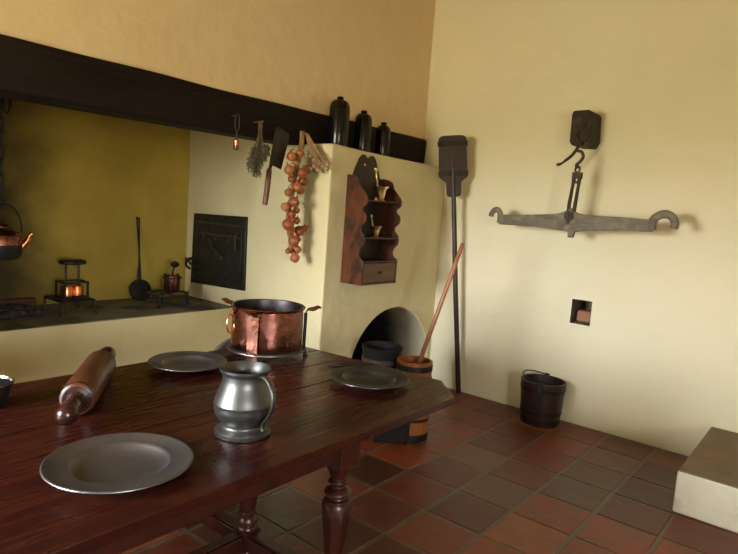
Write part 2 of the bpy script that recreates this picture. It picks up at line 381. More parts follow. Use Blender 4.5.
# ------------------------------------------------------------------ table
TZ = .76
def table():
    t = thing('kitchen_table', 'long dark red-brown wooden table with clipped corners and turned legs', 'table', (1.0, 1.75, 0))
    ox, oy = 1.0, 1.75
    L_, R0, R1 = -.35, 2.265, 2.205
    y0, y1 = 1.18, 2.345
    def rx(y): return R0+(R1-R0)*(y-1.35)/(2.17-1.35)
    bm = B()
    g = .0025
    planks = [(y0, 1.655), (1.655, 1.865), (1.865, 2.06), (2.06, y1)]
    for a, b in planks:
        a2 = a+(g if a > y0 else 0); b2 = b-(g if b < y1 else 0)
        poly = [(L_, a2)]
        if a == y0: poly += [(rx(1.34)-.165, a2), (rx(1.345), 1.345), (rx(b2), b2)]; poly[0] = (L_+.15, a2)
        elif b == y1: poly += [(rx(a2), a2), (rx(2.18), 2.18), (rx(2.18)-.15, b2)]
        else: poly += [(rx(a2), a2), (rx(b2), b2)]
        if b == y1: poly += [(L_+.15, b2), (L_, b2-.15)]
        else: poly += [(L_, b2)]
        if a == y0: poly += [(L_, a2+.15)]
        prism(bm, [(x-ox, y-oy) for x, y in poly], .034, 'xy', TZ-.034)
    # thin tongues below so that no light shines through the seams
    box(bm, (L_+.2-ox, y0+.03-oy, TZ-.034), (2.1-ox, y1-.03-oy, TZ-.012))
    obj('tabletop', bm, M['table'], t, bevel=.004)
    def rail(name, lo, hi):
        bm = B(); box(bm, (lo[0]-ox, lo[1]-oy, lo[2]), (hi[0]-ox, hi[1]-oy, hi[2])); obj(name, bm, M['table_leg'], t, bevel=.004)
    xl, xr = .35, 1.54; yn, ym, yf = 1.30, 1.77, 2.22
    h = .05
    rail('apron', (xl+h, yn-.045, .64), (xr-h, yn-.015, TZ-.034))
    rail('apron', (xl+h, yf+.015, .64), (xr-h, yf+.045, TZ-.034))
    rail('apron', (xr-.015, yn+h, .64), (xr+.015, yf-h, TZ-.034))
    rail('apron', (xl-.015, yn+h, .64), (xl+.015, yf-h, TZ-.034))
    # turned leg: square head, vase and rings, eight sided shaft, block, foot
    bm = B()
    box(bm, (-h,-h,.60), (h,h,TZ-.034))
    lathe(bm, [(0,.60),(.048,.60),(.046,.592),(.036,.575),(.030,.560),(.027,.548),(.034,.545),(.037,.539),(.034,.533),(.028,.530),(.026,.520),(.034,.516),(.046,.506),(.049,.498),(.045,.490),(.034,.484),(.036,.478),(.047,.474),(.047,.466),(0,.466)], 32)
    obj_pts = [(0,.468),(.044,.468),(.054,.455),(.050,.40),(.034,.20),(.038,.19),(0,.19)]
    head = bm
    lathe(bm, [(0,.255),(.030,.255),(.036,.248),(.036,.238),(.028,.232),(.034,.225),(.043,.212),(.043,.200),(.034,.190),(.042,.182),(.044,.172),(0,.172)], 32)
    box(bm, (-.04,-.04,.085), (.04,.04,.172))
    lathe(bm, [(0,.085),(.03,.085),(.042,.06),(.042,.03),(.03,.001),(0,.001)], 32)
    me_leg = None
    lathe(bm, [(0,.470),(.046,.470),(.056,.455),(.052,.40),(.032,.252),(0,.252)], 8, ph=.5)
    first = obj('leg', bm, M['table_leg'], t, loc=(xr-ox, yn-oy, 0), bevel=.002)
    for x in (xl, xr):
        for y in (yn, ym, yf):
            if (x, y) == (xr, yn): continue
            c = first.copy(); C.objects.link(c); c.parent = t; c.location = (x-ox, y-oy, 0)
    for x in (xl, xr):
        for a, b in ((yn, ym), (ym, yf)):
            bm = B(); box(bm, (x-.036-ox, a+.04-oy, .095), (x+.036-ox, b-.04-oy, .155)); box(bm, (x-.026-ox, a+.04-oy, .155), (x+.026-ox, b-.04-oy, .163)); obj('stretcher', bm, M['table_leg'], t, bevel=.004)
    bm = B(); box(bm, (xl+.04-ox, ym-.03-oy, .095), (xr-.04-ox, ym+.03-oy, .155)); box(bm, (xl+.04-ox, ym-.02-oy, .155), (xr-.04-ox, ym+.02-oy, .163)); obj('stretcher', bm, M['table_leg'], t, bevel=.004)
table()

# ------------------------------------------------------------------ things on the table
def plate(name, label, x, y, r, m, tilt=0):
    bm = B(); R = r
    prof = [(0,.003),(R*.30,.0032),(R*.52,.005),(R*.60,.010),(R*.65,.019),(R*.675,.0245),(R*.70,.0255),(R*.95,.029),(R*.965,.0315),(R*.985,.032),(R,.030),(R*1.0,.0275),(R*.97,.0255),(R*.70,.022),(R*.66,.016),(R*.61,.004),(R*.56,0),(0,0)]
    lathe(bm, prof, 72)
    return tag(obj(name, bm, m, loc=(x,y,TZ), angle=60), label, 'plate')
plate('plate', 'broad-rimmed pewter plate nearest the viewer, in front of the rolling pin', .795, 1.435, .188, M['pewter_pl'])
plate('plate', 'pewter plate lying behind the tankard near the far edge of the table', 1.50, 2.165, .165, M['pewter_pl'])
plate('plate', 'dark greenish pewter plate at the right end of the table', 1.965, 1.525, .170, M['pewter_dark'])

def tankard():
    t = thing('tankard', 'bulbous pewter tankard with scroll handle, middle of the table', 'tankard', (1.205,1.432,TZ))
    bm = B()
    prof = [(0,.006),(.060,.006),(.082,0),(.088,.003),(.089,.010),(.084,.014),(.084,.019),(.078,.023),(.069,.028),(.066,.034),(.069,.042),(.081,.056),(.0905,.074),(.0935,.090),(.093,.103),(.0942,.105),(.0925,.108),(.090,.120),(.082,.142),(.0745,.158),(.0705,.172),(.0695,.184),(.071,.194),(.0715,.197),(.077,.203),(.081,.211),(.081,.215),(.078,.216),(.074,.210),(.067,.195),(.062,.175),(.064,.16),(.074,.14),(.086,.11),(.084,.08),(.06,.045),(0,.035)]
    lathe(bm, prof, 64); obj('body', bm, M['pewter'], t, angle=50)
    d = Vector((-.02,-1,0)).normalized()
    pts = [d*.074+Vector((0,0,.200)), d*.096+Vector((0,0,.205)), d*.122+Vector((0,0,.190)), d*.138+Vector((0,0,.155)), d*.136+Vector((0,0,.115)), d*.118+Vector((0,0,.082)), d*.101+Vector((0,0,.062)), d*.097+Vector((0,0,.045)), d*.104+Vector((0,0,.038))]
    bm = B(); sp = smooth(pts, 7); n = len(sp)
    side = Vector((-d.y, d.x, 0))
    tube(bm, sp, [.0105-.0035*i/n for i in range(n)], 12, flat=(1.0,.5), up=side)
    obj('handle', bm, M['pewter'], t)
tankard()

def rolling_pin():
    a = Vector((.885,1.875,TZ+.0585)); b = Vector((1.150,2.235,TZ+.0585)); d = (b-a); ln = d.length; d.normalize()
    ang = math.atan2(d.y, d.x)
    t = thing('rolling_pin', 'thick wooden rolling pin with knob handles left of the plates', 'rolling pin', (a.x, a.y, a.z), ang)
    T = Euler((0, PI/2, 0)).to_matrix().to_4x4()
    bm = B(); R = .0575
    lathe(bm, [(0,.0),(R*.8,0),(R*.93,.006),(R*.97,.02),(R*.94,.026),(R,.032),(R,ln-.03),(R*.94,ln-.024),(R*.96,ln-.01),(R*.8,ln),(0,ln)], 48, mtx=T); obj('roller', bm, M['pin'], t)
    for s in (0, 1):
        bm = B(); prof = [(0,.002),(.045,.002),(.044,-.003),(.030,-.006),(.031,-.014),(.024,-.022),(.024,-.04),(.028,-.065),(.025,-.085),(.024,-.095),(.030,-.110),(.0335,-.130),(.031,-.148),(.022,-.160),(.010,-.165),(0,-.166)]
        if s: prof = [(r, ln-z) for r, z in prof]
        lathe(bm, prof, 32, mtx=T); obj('handle', bm, M['pin_dark'], t)
rolling_pin()

def bowl():
    t = thing('bowl', 'small dark bowl with bright metal lining at the left table edge', 'bowl', (.718,2.150,TZ))
    bm = B(); lathe(bm, [(0,0),(.045,0),(.05,.006),(.062,.03),(.071,.06),(.076,.078),(.073,.078),(0,.03)], 48); obj('body', bm, M['iron'], t)
    bm = B(); lathe(bm, [(.073,.074),(.079,.076),(.080,.081),(.074,.083),(.068,.072),(.058,.035),(.04,.018),(0,.014)], 48); obj('lining', bm, M['silver'], t)
bowl()

def fork():
    a = Vector((2.015,1.81,TZ)); b = Vector((2.20,1.70,TZ)); d = b-a
    t = thing('fork', 'dark iron fork lying behind the dark plate near the table end', 'fork', a, math.atan2(d.y, d.x))
    bm = B()
    prism(bm, [(0,-.012),(.05,-.013),(.065,-.006),(.065,.006),(.05,.013),(0,.012),(.001,.005),(.035,.004),(.035,-.004),(.001,-.005)], .003, 'xy', .001)
    obj('tines', bm, M['pewter_dark'], t, bevel=.0008)
    bm = B(); tube(bm, [(.062,0,.004),(.12,0,.007),(.20,0,.006),(.212,0,.005)], [.003,.0035,.005,.003], 8); obj('handle', bm, M['pewter_dark'], t)
fork()

def copper_pot():
    cx, cy = 1.925, 2.142
    st = thing('pot_stand', 'iron and copper three-legged ring stand holding the big copper pot', 'stand', (cx,cy,TZ))
    bm = B(); R = .173
    for z, rr in ((.030, R+.006),):
        lathe(bm, [(rr-.020,z),(rr+.004,z),(rr+.010,z+.004),(rr+.008,z+.010),(rr-.020,z+.008),(rr-.020,z)], 64)
    obj('ring', bm, M['pewter'], st)
    view = math.atan2(-cy, -cx)
    legs = [(view-.36, True), (view+PI*.5-.02, False), (view-PI*.5-.45, False)]
    for ang, strap in legs:
        d = Vector((math.cos(ang), math.sin(ang), 0)); s = Vector((-d.y, d.x, 0)); z = Vector((0,0,1))
        bm = B(); r0 = R+.008
        if strap:
            w = .026; vs = []
            for (rr, zz) in ((r0+.001,0),(r0,.21),(r0+.006,.215),(r0+.006,0)):
                vs.append([bm.verts.new(d*rr+s*k*w+z*zz) for k in (-1,1)])
            for i in range(4): a, b = vs[i], vs[(i+1)%4]; bm.faces.new((a[0],a[1],b[1],b[0]))
            bm.faces.new([v[0] for v in vs]); bm.faces.new([v[1] for v in vs][::-1])
        else:
            tube(bm, smooth([d*(r0+.010)+z*.004, d*(r0+.004)+z*.022, d*r0+z*.05, d*r0+z*.12, d*r0+z*.215], 5), .0085, 10, flat=(1,1))
            lathe(bm, [(0,0),(.012,0),(.012,.006),(0,.012)], 12, cen=d*(r0+.010))
        obj('leg', bm, M['copper'] if strap else M['iron'], st, bevel=.001 if strap else 0)
        bm = B()   # turned out ear
        pts = smooth([d*r0+z*.210, d*(r0+.010)+z*.232, d*(r0+.035)+z*.236, d*(r0+.058)+z*.246, d*(r0+.074)+z*.243], 5)
        n = len(pts); rs = [.008+.016*math.sin(PI*min(1,max(0,(i/(n-1)-.2)/.8))**.8) if i/(n-1) > .2 else .008 for i in range(n)]
        tube(bm, pts, rs, 12, flat=(.42,1), up=z); obj('ear', bm, M['copper_dull'], st)
    pt = thing('copper_pot', 'large round copper pot with ring handle standing in the iron stand', 'pot', (cx,cy,TZ+.036))
    bm = B()
    lathe(bm, [(0,.003),(R-.02,.003),(R-.008,.006),(R-.003,.018),(R-.002,.05),(R-.003,.12),(R-.004,.196),(R+.002,.200),(R+.006,.206),(R+.002,.210),(R-.006,.207),(R-.007,.12),(R-.007,.02),(R-.03,.012),(0,.012)], 80)
    o = obj('body', bm, [M['copper'], M['tin']], pt)
    for f in o.data.polygons:
        c = f.center; rad = math.hypot(c.x, c.y); nr = f.normal.x*c.x+f.normal.y*c.y
        if nr < -1e-4 or (f.normal.z > .9 and c.z < .1): f.material_index = 1
    ang = view-PI*.5+.52; d = Vector((math.cos(ang), math.sin(ang), 0)); s = Vector((-d.y,d.x,0)); z = Vector((0,0,1))
    bm = B(); tube(bm, [d*(R+.004)+z*.192, d*(R+.016)+z*.186, d*(R+.020)+z*.176, d*(R+.012)+z*.166, d*(R)+z*.162], .006, 10); obj('lug', bm, M['copper_dull'], pt)
    c = d*(R+.020)+z*.133; pl = (s*.55+d*.83).normalized()
    bm = B(); tube(bm, [c+pl*.034*math.cos(2*PI*k/28)+z*.046*math.sin(2*PI*k/28) for k in range(28)], .0042, 8, closed=True); obj('ring_handle', bm, M['copper_bright'], pt)
    for zz, aa in ((.085, view+.62), (.045, view+.62)):
        d2 = Vector((math.cos(aa), math.sin(aa), 0)); bm = B(); bmesh.ops.create_uvsphere(bm, u_segments=10, v_segments=6, radius=.009)
        for v in bm.verts: v.co += d2*(R-.002)+z*zz
        obj('rivet', bm, M['iron'], pt)
copper_pot()

# low chair behind the table
def chair():
    t = thing('chair', 'grey-brown chair with rounded back rising behind the table and the copper pot', 'chair', (2.115,2.60,0))
    bm = B()
    arc = [(.215*math.cos(a), .50+.232*math.sin(a)) for a in [PI*k/24 for k in range(25)]]
    prism(bm, arc+[(-.19,.42),(.19,.42)], .026, 'xz', 0); obj('backrest', bm, M['chair'], t, bevel=.008)
    bm = B(); prism(bm, [(-.19,0),(.19,0),(.20,.10),(.16,.155),(-.16,.155),(-.20,.10)], .03, 'xy', .39); obj('seat', bm, M['chair'], t, bevel=.006)
    for x in (-.16,.16):
        for y in (.02,.12):
            bm = B(); tube(bm, [(x,y,.39),(x*1.05,y,.001)], [.018,.013], 12); obj('leg', bm, M['chair'], t)
chair()

# ------------------------------------------------------------------ floor things
def band(bm, r0, r1, z0, z1, th=.004, seg=48, lean=None):
    lathe(bm, [(r0-.002,z0),(r0+th,z0),(r1+th,z1),(r1-.002,z1),(r0-.002,z0)], seg)
def staves(bm, r0, r1, h, n=16, wall=.014, floor_=.04):
    seg = n*4; A = []
    def R(r, i): return r*(1-.006*(1 if i % 4 == 0 else 0))
    prof = [(r0,0,1),(r1,h,1),(r1-wall,h,0),(r0-wall+(r1-r0)*floor_/h,floor_,0)]
    rings = []
    for r, z, o_ in prof: rings.append([bm.verts.new(((R(r,i) if o_ else r)*math.cos(2*PI*i/seg), (R(r,i) if o_ else r)*math.sin(2*PI*i/seg), z)) for i in range(seg)])
    for a, b in zip(rings, rings[1:]):
        for i in range(seg): j = (i+1)%seg; bm.faces.new((a[i],a[j],b[j],b[i]))
    bm.faces.new(rings[0][::-1]); bm.faces.new(rings[-1])

def churn():
    t = thing('butter_churn', 'orange wooden staved churn with black hoops beside the wall arch', 'churn', (3.257,2.156,.0005), rot=(0,0,0))
    bm = B(); staves(bm, .124, .119, .525, 16); obj('barrel', bm, M['churn'], t)
    for z0, z1 in ((.0,.045),(.13,.15),(.27,.30),(.405,.42),(.465,.503)):
        bm = B(); r = lambda z: .124-.005*z/.5; band(bm, r(z0), r(z1), z0, z1); obj('hoop', bm, M['iron'], t)
churn()
# stick standing in the churn
bm = B(); a = Vector((3.19,2.22,.055)); c = Vector((3.45,1.982,1.324))
tube(bm, [a, a.lerp(c,.5), c-(c-a)*.01, c], [.015,.015,.014,.010], 14)
tag(obj('churn_stick', bm, M['stick']), 'long pale reddish wooden stick standing out of the orange churn', 'stick')

def tub():
    t = thing('black_tub', 'tall black tub standing in front of the arch, left of the churn', 'tub', (3.245,2.425,.0005))
    bm = B(); lathe(bm, [(0,.0),(.122,0),(.128,.01),(.138,.26),(.134,.52),(.137,.545),(.141,.548),(.142,.566),(.136,.57),(.128,.56),(.122,.50),(.120,.06),(0,.05)], 56); obj('body', bm, M['tubblack'], t)
    for z0, z1 in ((.02,.05),(.46,.49)):
        bm = B(); band(bm, .131 if z0 < .1 else .1355, .132 if z0 < .1 else .135, z0, z1, .003); obj('hoop', bm, M['iron_brown'], t)
tub()

def iron_box():
    t = thing('iron_box', 'low black iron box on the tiles under the table end, in front of the churn', 'box', (3.056,2.158,.0005), math.atan2(-.774,.628))
    bm = B(); box(bm, (-.115,-.024,.012),(.115,.022,.13)); obj('body', bm, M['tubblack'], t, bevel=.006)
    bm = B(); box(bm, (-.118,-.026,.13),(.118,.024,.142)); tube(bm, smooth([(-.03,0,.142),(-.03,0,.165),(.03,0,.165),(.03,0,.142)],4), .005, 8); obj('lid', bm, M['iron'], t, bevel=.002)
    for x in (-.1,.1):
        bm = B(); lathe(bm, [(0,0),(.010,0),(.013,.012),(0,.013)], 12, cen=(x,0,0)); obj('foot', bm, M['iron'], t)
iron_box()
def bucket():
    t = thing('wooden_bucket', 'dark staved wooden bucket with iron bail handle against the right wall', 'bucket', (4.266,1.655,.0005), .25)
    bm = B(); staves(bm, .142, .166, .325, 16); obj('body', bm, M['bucket'], t)
    r = lambda z: .142+.024*z/.325
    for z0, z1 in ((.02,.05),(.085,.11),(.255,.285)):
        bm = B(); band(bm, r(z0), r(z1), z0, z1, .003); obj('hoop', bm, M['iron'], t)
    for s in (-1, 1):
        bm = B(); box(bm, (s*.166-.006,-.018,.24),(s*.166+.006,.018,.338)); obj('ear', bm, M['iron'], t, bevel=.003)
    bm = B(); pts = []
    for k in range(21):
        a = PI*k/20; x = .17*math.cos(a); u = math.sin(a)
        pts.append((x, u*.165*.93, .325+u*.165*.10+ .02*u))
    tube(bm, pts, .0045, 8); h = obj('bail_handle', bm, M['iron'], t)
bucket()

def peel():
    top = Vector((4.215,2.610,2.14)); foot = Vector((4.375,2.425,.004))
    ax = (top-foot).normalized(); L_ = (top-foot).length
    wdir = Vector((-.62,.785,0)); wdir = (wdir-ax*wdir.dot(ax)).normalized(); nd = ax.cross(wdir).normalized()
    t = thing('bread_peel', 'tall dark wooden oven peel with iron-banded blade leaning in the corner', 'peel', foot)
    def W(u, w, n): return ax*u+wdir*w+nd*n
    hw = .112
    out = [(L_-.02,-hw),(L_-.005,-hw+.02),(L_,-hw+.05),(L_,hw-.05),(L_-.005,hw-.02),(L_-.02,hw),(L_-.30,hw+.004),(L_-.335,hw),(L_-.375,.062),(L_-.475,.058),(L_-.492,.045),(L_-.492,-.045),(L_-.475,-.058),(L_-.375,-.062),(L_-.335,-hw),(L_-.30,-hw-.004)]
    bm = B(); A = [bm.verts.new(W(u,w,-.012)) for u, w in out]; D = [bm.verts.new(W(u,w,.012)) for u, w in out]
    bm.faces.new(A); bm.faces.new(D[::-1])
    for i in range(len(out)): j = (i+1)%len(out); bm.faces.new((A[i],A[j],D[j],D[i]))
    obj('blade', bm, M['peel'], t, bevel=.005)
    for u0, u1 in ((L_-.085,L_-.045),(L_-.325,L_-.285)):
        bm = B(); v = [bm.verts.new(W(u, w*(hw+.008), n*.016)) for u in (u0,u1) for w in (-1,1) for n in (-1,1)]
        for f in ((0,1,3,2),(4,6,7,5),(0,4,5,1),(2,3,7,6),(0,2,6,4),(1,5,7,3)): bm.faces.new([v[i] for i in f])
        obj('iron_band', bm, M['iron'], t, bevel=.002)
    bm = B(); tube(bm, [W(0,0,0),W(.01,0,0),W(L_*.4,.004,0),W(L_-.30,0,0),W(L_-.20,0,0)], [.017,.021,.021,.019,.012], 14); obj('pole', bm, M['dark_wood'], t)
peel()

# ------------------------------------------------------------------ spice cabinet on the pier
def cabinet():
    x0, x1, z0 = 3.165, 3.57, .968; yb, yf = PY, PY-.195
    t = thing('wall_cabinet', 'reddish brown wall shelf with scalloped sides and one small drawer', 'cabinet', (x0, yb, z0))
    D = .195
    prof = [(0,0),(-D,0),(-D,.165)]
    wav = [(-D,.175),(-.160,.195),(-.150,.225),(-.160,.255),(-.188,.285),(-D,.320),(-.185,.350),(-.160,.375),(-.152,.395),(-.160,.415),(-.187,.440),(-D,.465),(-.187,.495),(-.158,.52),(-.160,.54),(-.190,.565),(-D,.60),(-.183,.625),(-.150,.660),(-.12,.69),(-.11,.715),(-.10,.735),(-.07,.752),(-.03,.760),(0,.762)]
    sp = smooth([Vector((a,0,b)) for a, b in wav], 4)
    poly = prof+[(p.x, p.z) for p in sp]
    th = .014
    for k, x in enumerate((0, x1-x0-th)):
        bm = B(); prism(bm, poly, th, 'yz', x); obj('side_panel', bm, M['cab'], t, bevel=.0015)
    # back board with two lobed crest
    w = x1-x0; c = w/2
    pts = [(th,.0),(w-th,.0),(w-th,.752)]
    crest = [(w-th,.752),(w-.05,.765),(c+.130,.815),(c+.108,.855),(c+.085,.897),(c+.048,.917),(c+.012,.900),(c,.88),(c-.012,.900),(c-.048,.917),(c-.085,.897),(c-.108,.855),(c-.130,.815),(.05,.765),(th,.752)]
    cs = smooth([Vector((a,0,b)) for a, b in crest], 4)
    bm = B(); prism(bm, pts[:2]+[(p.x, p.z) for p in cs], -.012, 'xz', -.001); obj('back_board', bm, M['cab_dark'], t, bevel=.0015)
    bm = B(); lathe(bm, [(0,0),(.009,0),(.007,.004),(0,.006)], 12, mtx=Euler((PI/2,0,0)).to_matrix().to_4x4(), cen=(c-.035,-.013,.845)); obj('nail', bm, M['brass'], t)
    for zz, d in ((0,.19),(.158,.19),(.325,.185),(.585,.183)):
        bm = B(); box(bm, (th,-d,zz),(w-th,-.012,zz+.011)); obj('shelf', bm, M['cab_dark'] if zz else M['cab'], t, bevel=.0015)
    bm = B(); box(bm, (th+.004,-.193,.016),(w-th-.004,-.175,.153)); box(bm, (th+.012,-.175,.02),(w-th-.012,-.02,.10)); dr = obj('drawer', bm, M['drawer'], t, bevel=.002)
    bm = B(); box(bm, (c-.018,-.196,.080),(c+.022,-.192,.096)); tube(bm, [(c-.012,-.194,.090),(c-.010,-.205,.080),(c+.014,-.205,.080),(c+.016,-.194,.090)], .0025, 6); obj('drawer_pull', bm, M['iron'], dr)
    return t
cabinet()
def mortar(name, label, x, y, z, s, pestle_tilt):
    t = thing(name, label, 'mortar', (x,y,z))
    bm = B(); lathe(bm, [(0,0),(.55*s,0),(.58*s,.08*s),(.42*s,.2*s),(.46*s,.35*s),(.55*s,.8*s),(.66*s,1.25*s),(.86*s,1.5*s),(.88*s,1.56*s),(.78*s,1.54*s),(.58*s,1.2*s),(.48*s,.7*s),(.3*s,.4*s),(0,.36*s)], 40); obj('bowl', bm, M['brass'], t)
    return t
SH1 = .965+.325+.011; SH2 = .965+.585+.011
mortar('brass_mortar', 'larger brass mortar on the top shelf of the wall cabinet', 3.40, 2.665, SH2, .068, 0)
mortar('brass_mortar', 'small brass mortar on the middle shelf of the wall cabinet', 3.375, 2.665, SH1, .052, 0)
def pestle(label, a, b, s):
    a = Vector(a); b = Vector(b); d = (b-a); ln = d.length; q = d.to_track_quat('Z','Y').to_matrix().to_4x4()
    bm = B(); lathe(bm, [(0,0),(.010*s,.003),(.014*s,.014),(.010*s,.03),(.006*s,.05),(.006*s,ln*.5),(.009*s,ln*.52),(.006*s,ln*.54),(.006*s,ln-.03),(.014*s,ln-.018),(.014*s,ln-.008),(.007*s,ln),(0,ln)], 20, mtx=q, cen=a)
    tag(obj('pestle', bm, M['brass']), label, 'pestle')
pestle('long brass pestle standing in the larger mortar on the top shelf', (3.390,2.67,SH2+.032), (3.368,2.700,SH2+.235), 1.15)
pestle('brass pestle with knob standing in the small mortar on the middle shelf', (3.37,2.67,SH1+.024), (3.335,2.69,SH1+.165), 1.0)
bm = B(); lathe(bm, [(0,0),(.014,0),(.017,.014),(.012,.026),(0,.03)], 20); tag(obj('copper_weight', bm, M['copper_bright'], loc=(3.318,2.64,SH2)), 'tiny reddish copper weight beside the mortar on the top shelf', 'weight')

# ------------------------------------------------------------------ bottles on the pier
def bottle(x, y, r, h, label):
    t = thing('glass_bottle', label, 'bottle', (x,y,PT+.012 if x < 3.3 else PT+.006), group='black bottles on the ledge')
    bm = B(); s = h-.024
    lathe(bm, [(0,.008),(r*.7,.002),(r*.95,0),(r,.01),(r*1.0,s*.35),(r,s*.80),(r*.97,s*.87),(r*.88,s*.935),(r*.68,s*.985),(r*.42,s*1.005),(.020,s+.010),(.0175,h-.014),(.023,h-.012),(.023,h-.002),(.018,h),(0,h-.001)], 40, sq=(1,1))
    obj('body', bm, M['bottle'], t)
    bm = B(); lathe(bm, [(0,h-.006),(.010,h-.006),(.011,h+.002),(0,h+.003)], 16); obj('cork', bm, M['dark_wood'], t)
bottle(3.165, 2.897, .073, .352, 'tallest black glass bottle, left one on the ledge above the wall cabinet')
bottle(3.432, 2.897, .064, .308, 'middle-sized black glass bottle between the two others on the ledge')
bottle(3.680, 2.900, .056, .262, 'smallest black glass bottle, right one on the ledge above the wall cabinet')

# ------------------------------------------------------------------ things hanging from the beam
BF = CY-.04   # beam front plane
def nail_into(bm, x, z, ln=.05):
    tube(bm, [(x, BF+.02, z), (x, BF-ln, z+.006)], .004, 8)
def dipper():
    x = 2.325; t = thing('hanging_dipper', 'small copper cup on a long dark loop hanging from the beam', 'dipper', (x, 2.955, 1.795))
    bm = B(); lathe(bm, [(0,.0),(.014,0),(.0165,.004),(.0165,.058),(.012,.062),(.004,.066),(0,.066)], 24); obj('cup', bm, M['copper'], t)
    bm = B(); tube(bm, smooth([(0,0,.06),(0,0,.11),(-.013,0,.13),(-.015,0,.18),(-.010,0,.205),(0,0,.212),(.010,0,.205),(.015,0,.18),(.013,0,.13),(0,0,.11)],4), .0035, 8); tube(bm, [(0,-.008,.207),(0,.065,.200)], .0035, 8); obj('loop', bm, M['iron_brown'], t)
dipper()
def herbs():
    t = thing('herb_bunch', 'bunch of dried grey-green herbs hanging from the beam by its stems', 'herbs', (2.498,2.945,1.975))
    rnd = random.Random(4)
    bm = B(); bs = B()
    for k in range(34):
        a = rnd.uniform(0,2*PI); sp = rnd.uniform(.1,1)
        ex = math.cos(a)*.095*sp-.025; ey = math.sin(a)*.03*sp-.02; ez = -.33+.06*abs(math.cos(a))*sp+rnd.uniform(0,.06)-(.0 if ex < 0 else -.06)
        p0 = Vector((rnd.uniform(-.012,.012),rnd.uniform(-.01,.01),rnd.uniform(.0,.02))); p1 = Vector((ex*.35,ey*.5,-.11)); p2 = Vector((ex*.85,ey,ez*.72)); p3 = Vector((ex,ey,ez))
        path = smooth([p0,p1,p2,p3], 5); tube(bs, path, .0022, 5)
        for q in path[7:]:
            for _ in range(7):
                d = Vector((rnd.uniform(-1,1),rnd.uniform(-.7,.7),rnd.uniform(-1.3,.2))).normalized(); L_ = rnd.uniform(.012,.024); w = d.orthogonal().normalized()*.0032
                m_ = q+d*L_*.5
                f = [bm.verts.new(q), bm.verts.new(m_+w), bm.verts.new(q+d*L_), bm.verts.new(m_-w)]; n2 = d.cross(w).normalized()*.0012
                g = [bm.verts.new(v.co+n2) for v in f]; bm.faces.new(f); bm.faces.new(g[::-1])
                for i in range(4): bm.faces.new((f[i],g[i],g[(i+1)%4],f[(i+1)%4]))
    obj('leaves', bm, M['herb'], t, smooth_=False)['kind'] = 'stuff'
    tube(bs, [(.0,.07,.012),(0,-.03,.016)], .004, 8); lathe(bs, [(.008,-.02),(.013,-.018),(.013,-.004),(.008,-.002)], 14)
    obj('stems', bs, M['herbstem'], t)
herbs()
def cleaver():
    t = thing('cleaver', 'dark iron cleaver with brown wooden handle hanging from the beam', 'cleaver', (2.70,2.972,1.96))
    P = [(2.648,1.985),(2.70,1.978),(2.765,1.952),(2.758,1.90),(2.708,1.722),(2.622,1.728),(2.612,1.73),(2.606,1.715),(2.600,1.64),(2.612,1.64)]
    P = [(2.650,1.985),(2.70,1.980),(2.772,1.950),(2.765,1.90),(2.715,1.715),(2.640,1.735),(2.628,1.70),(2.608,1.70),(2.616,1.76)]
    bm = B(); prism(bm, [(x-2.70, z-1.96) for x, z in P], .005, 'xz', 0); obj('blade', bm, M['blade'], t, bevel=.001)
    bm = B(); tube(bm, [(-.084,.0025,-.245),(-.086,.0025,-.26),(-.090,.0025,-.32),(-.100,.0025,-.43),(-.108,.0025,-.482)], [.011,.018,.0185,.0185,.017], 12, flat=(1,1)); obj('handle', bm, M['handlewood'], t)
    bm = B(); tube(bm, [(-.03,.048,.012),(-.03,-.012,.016)], .004, 8); obj('nail', bm, M['iron'], t)
cleaver()
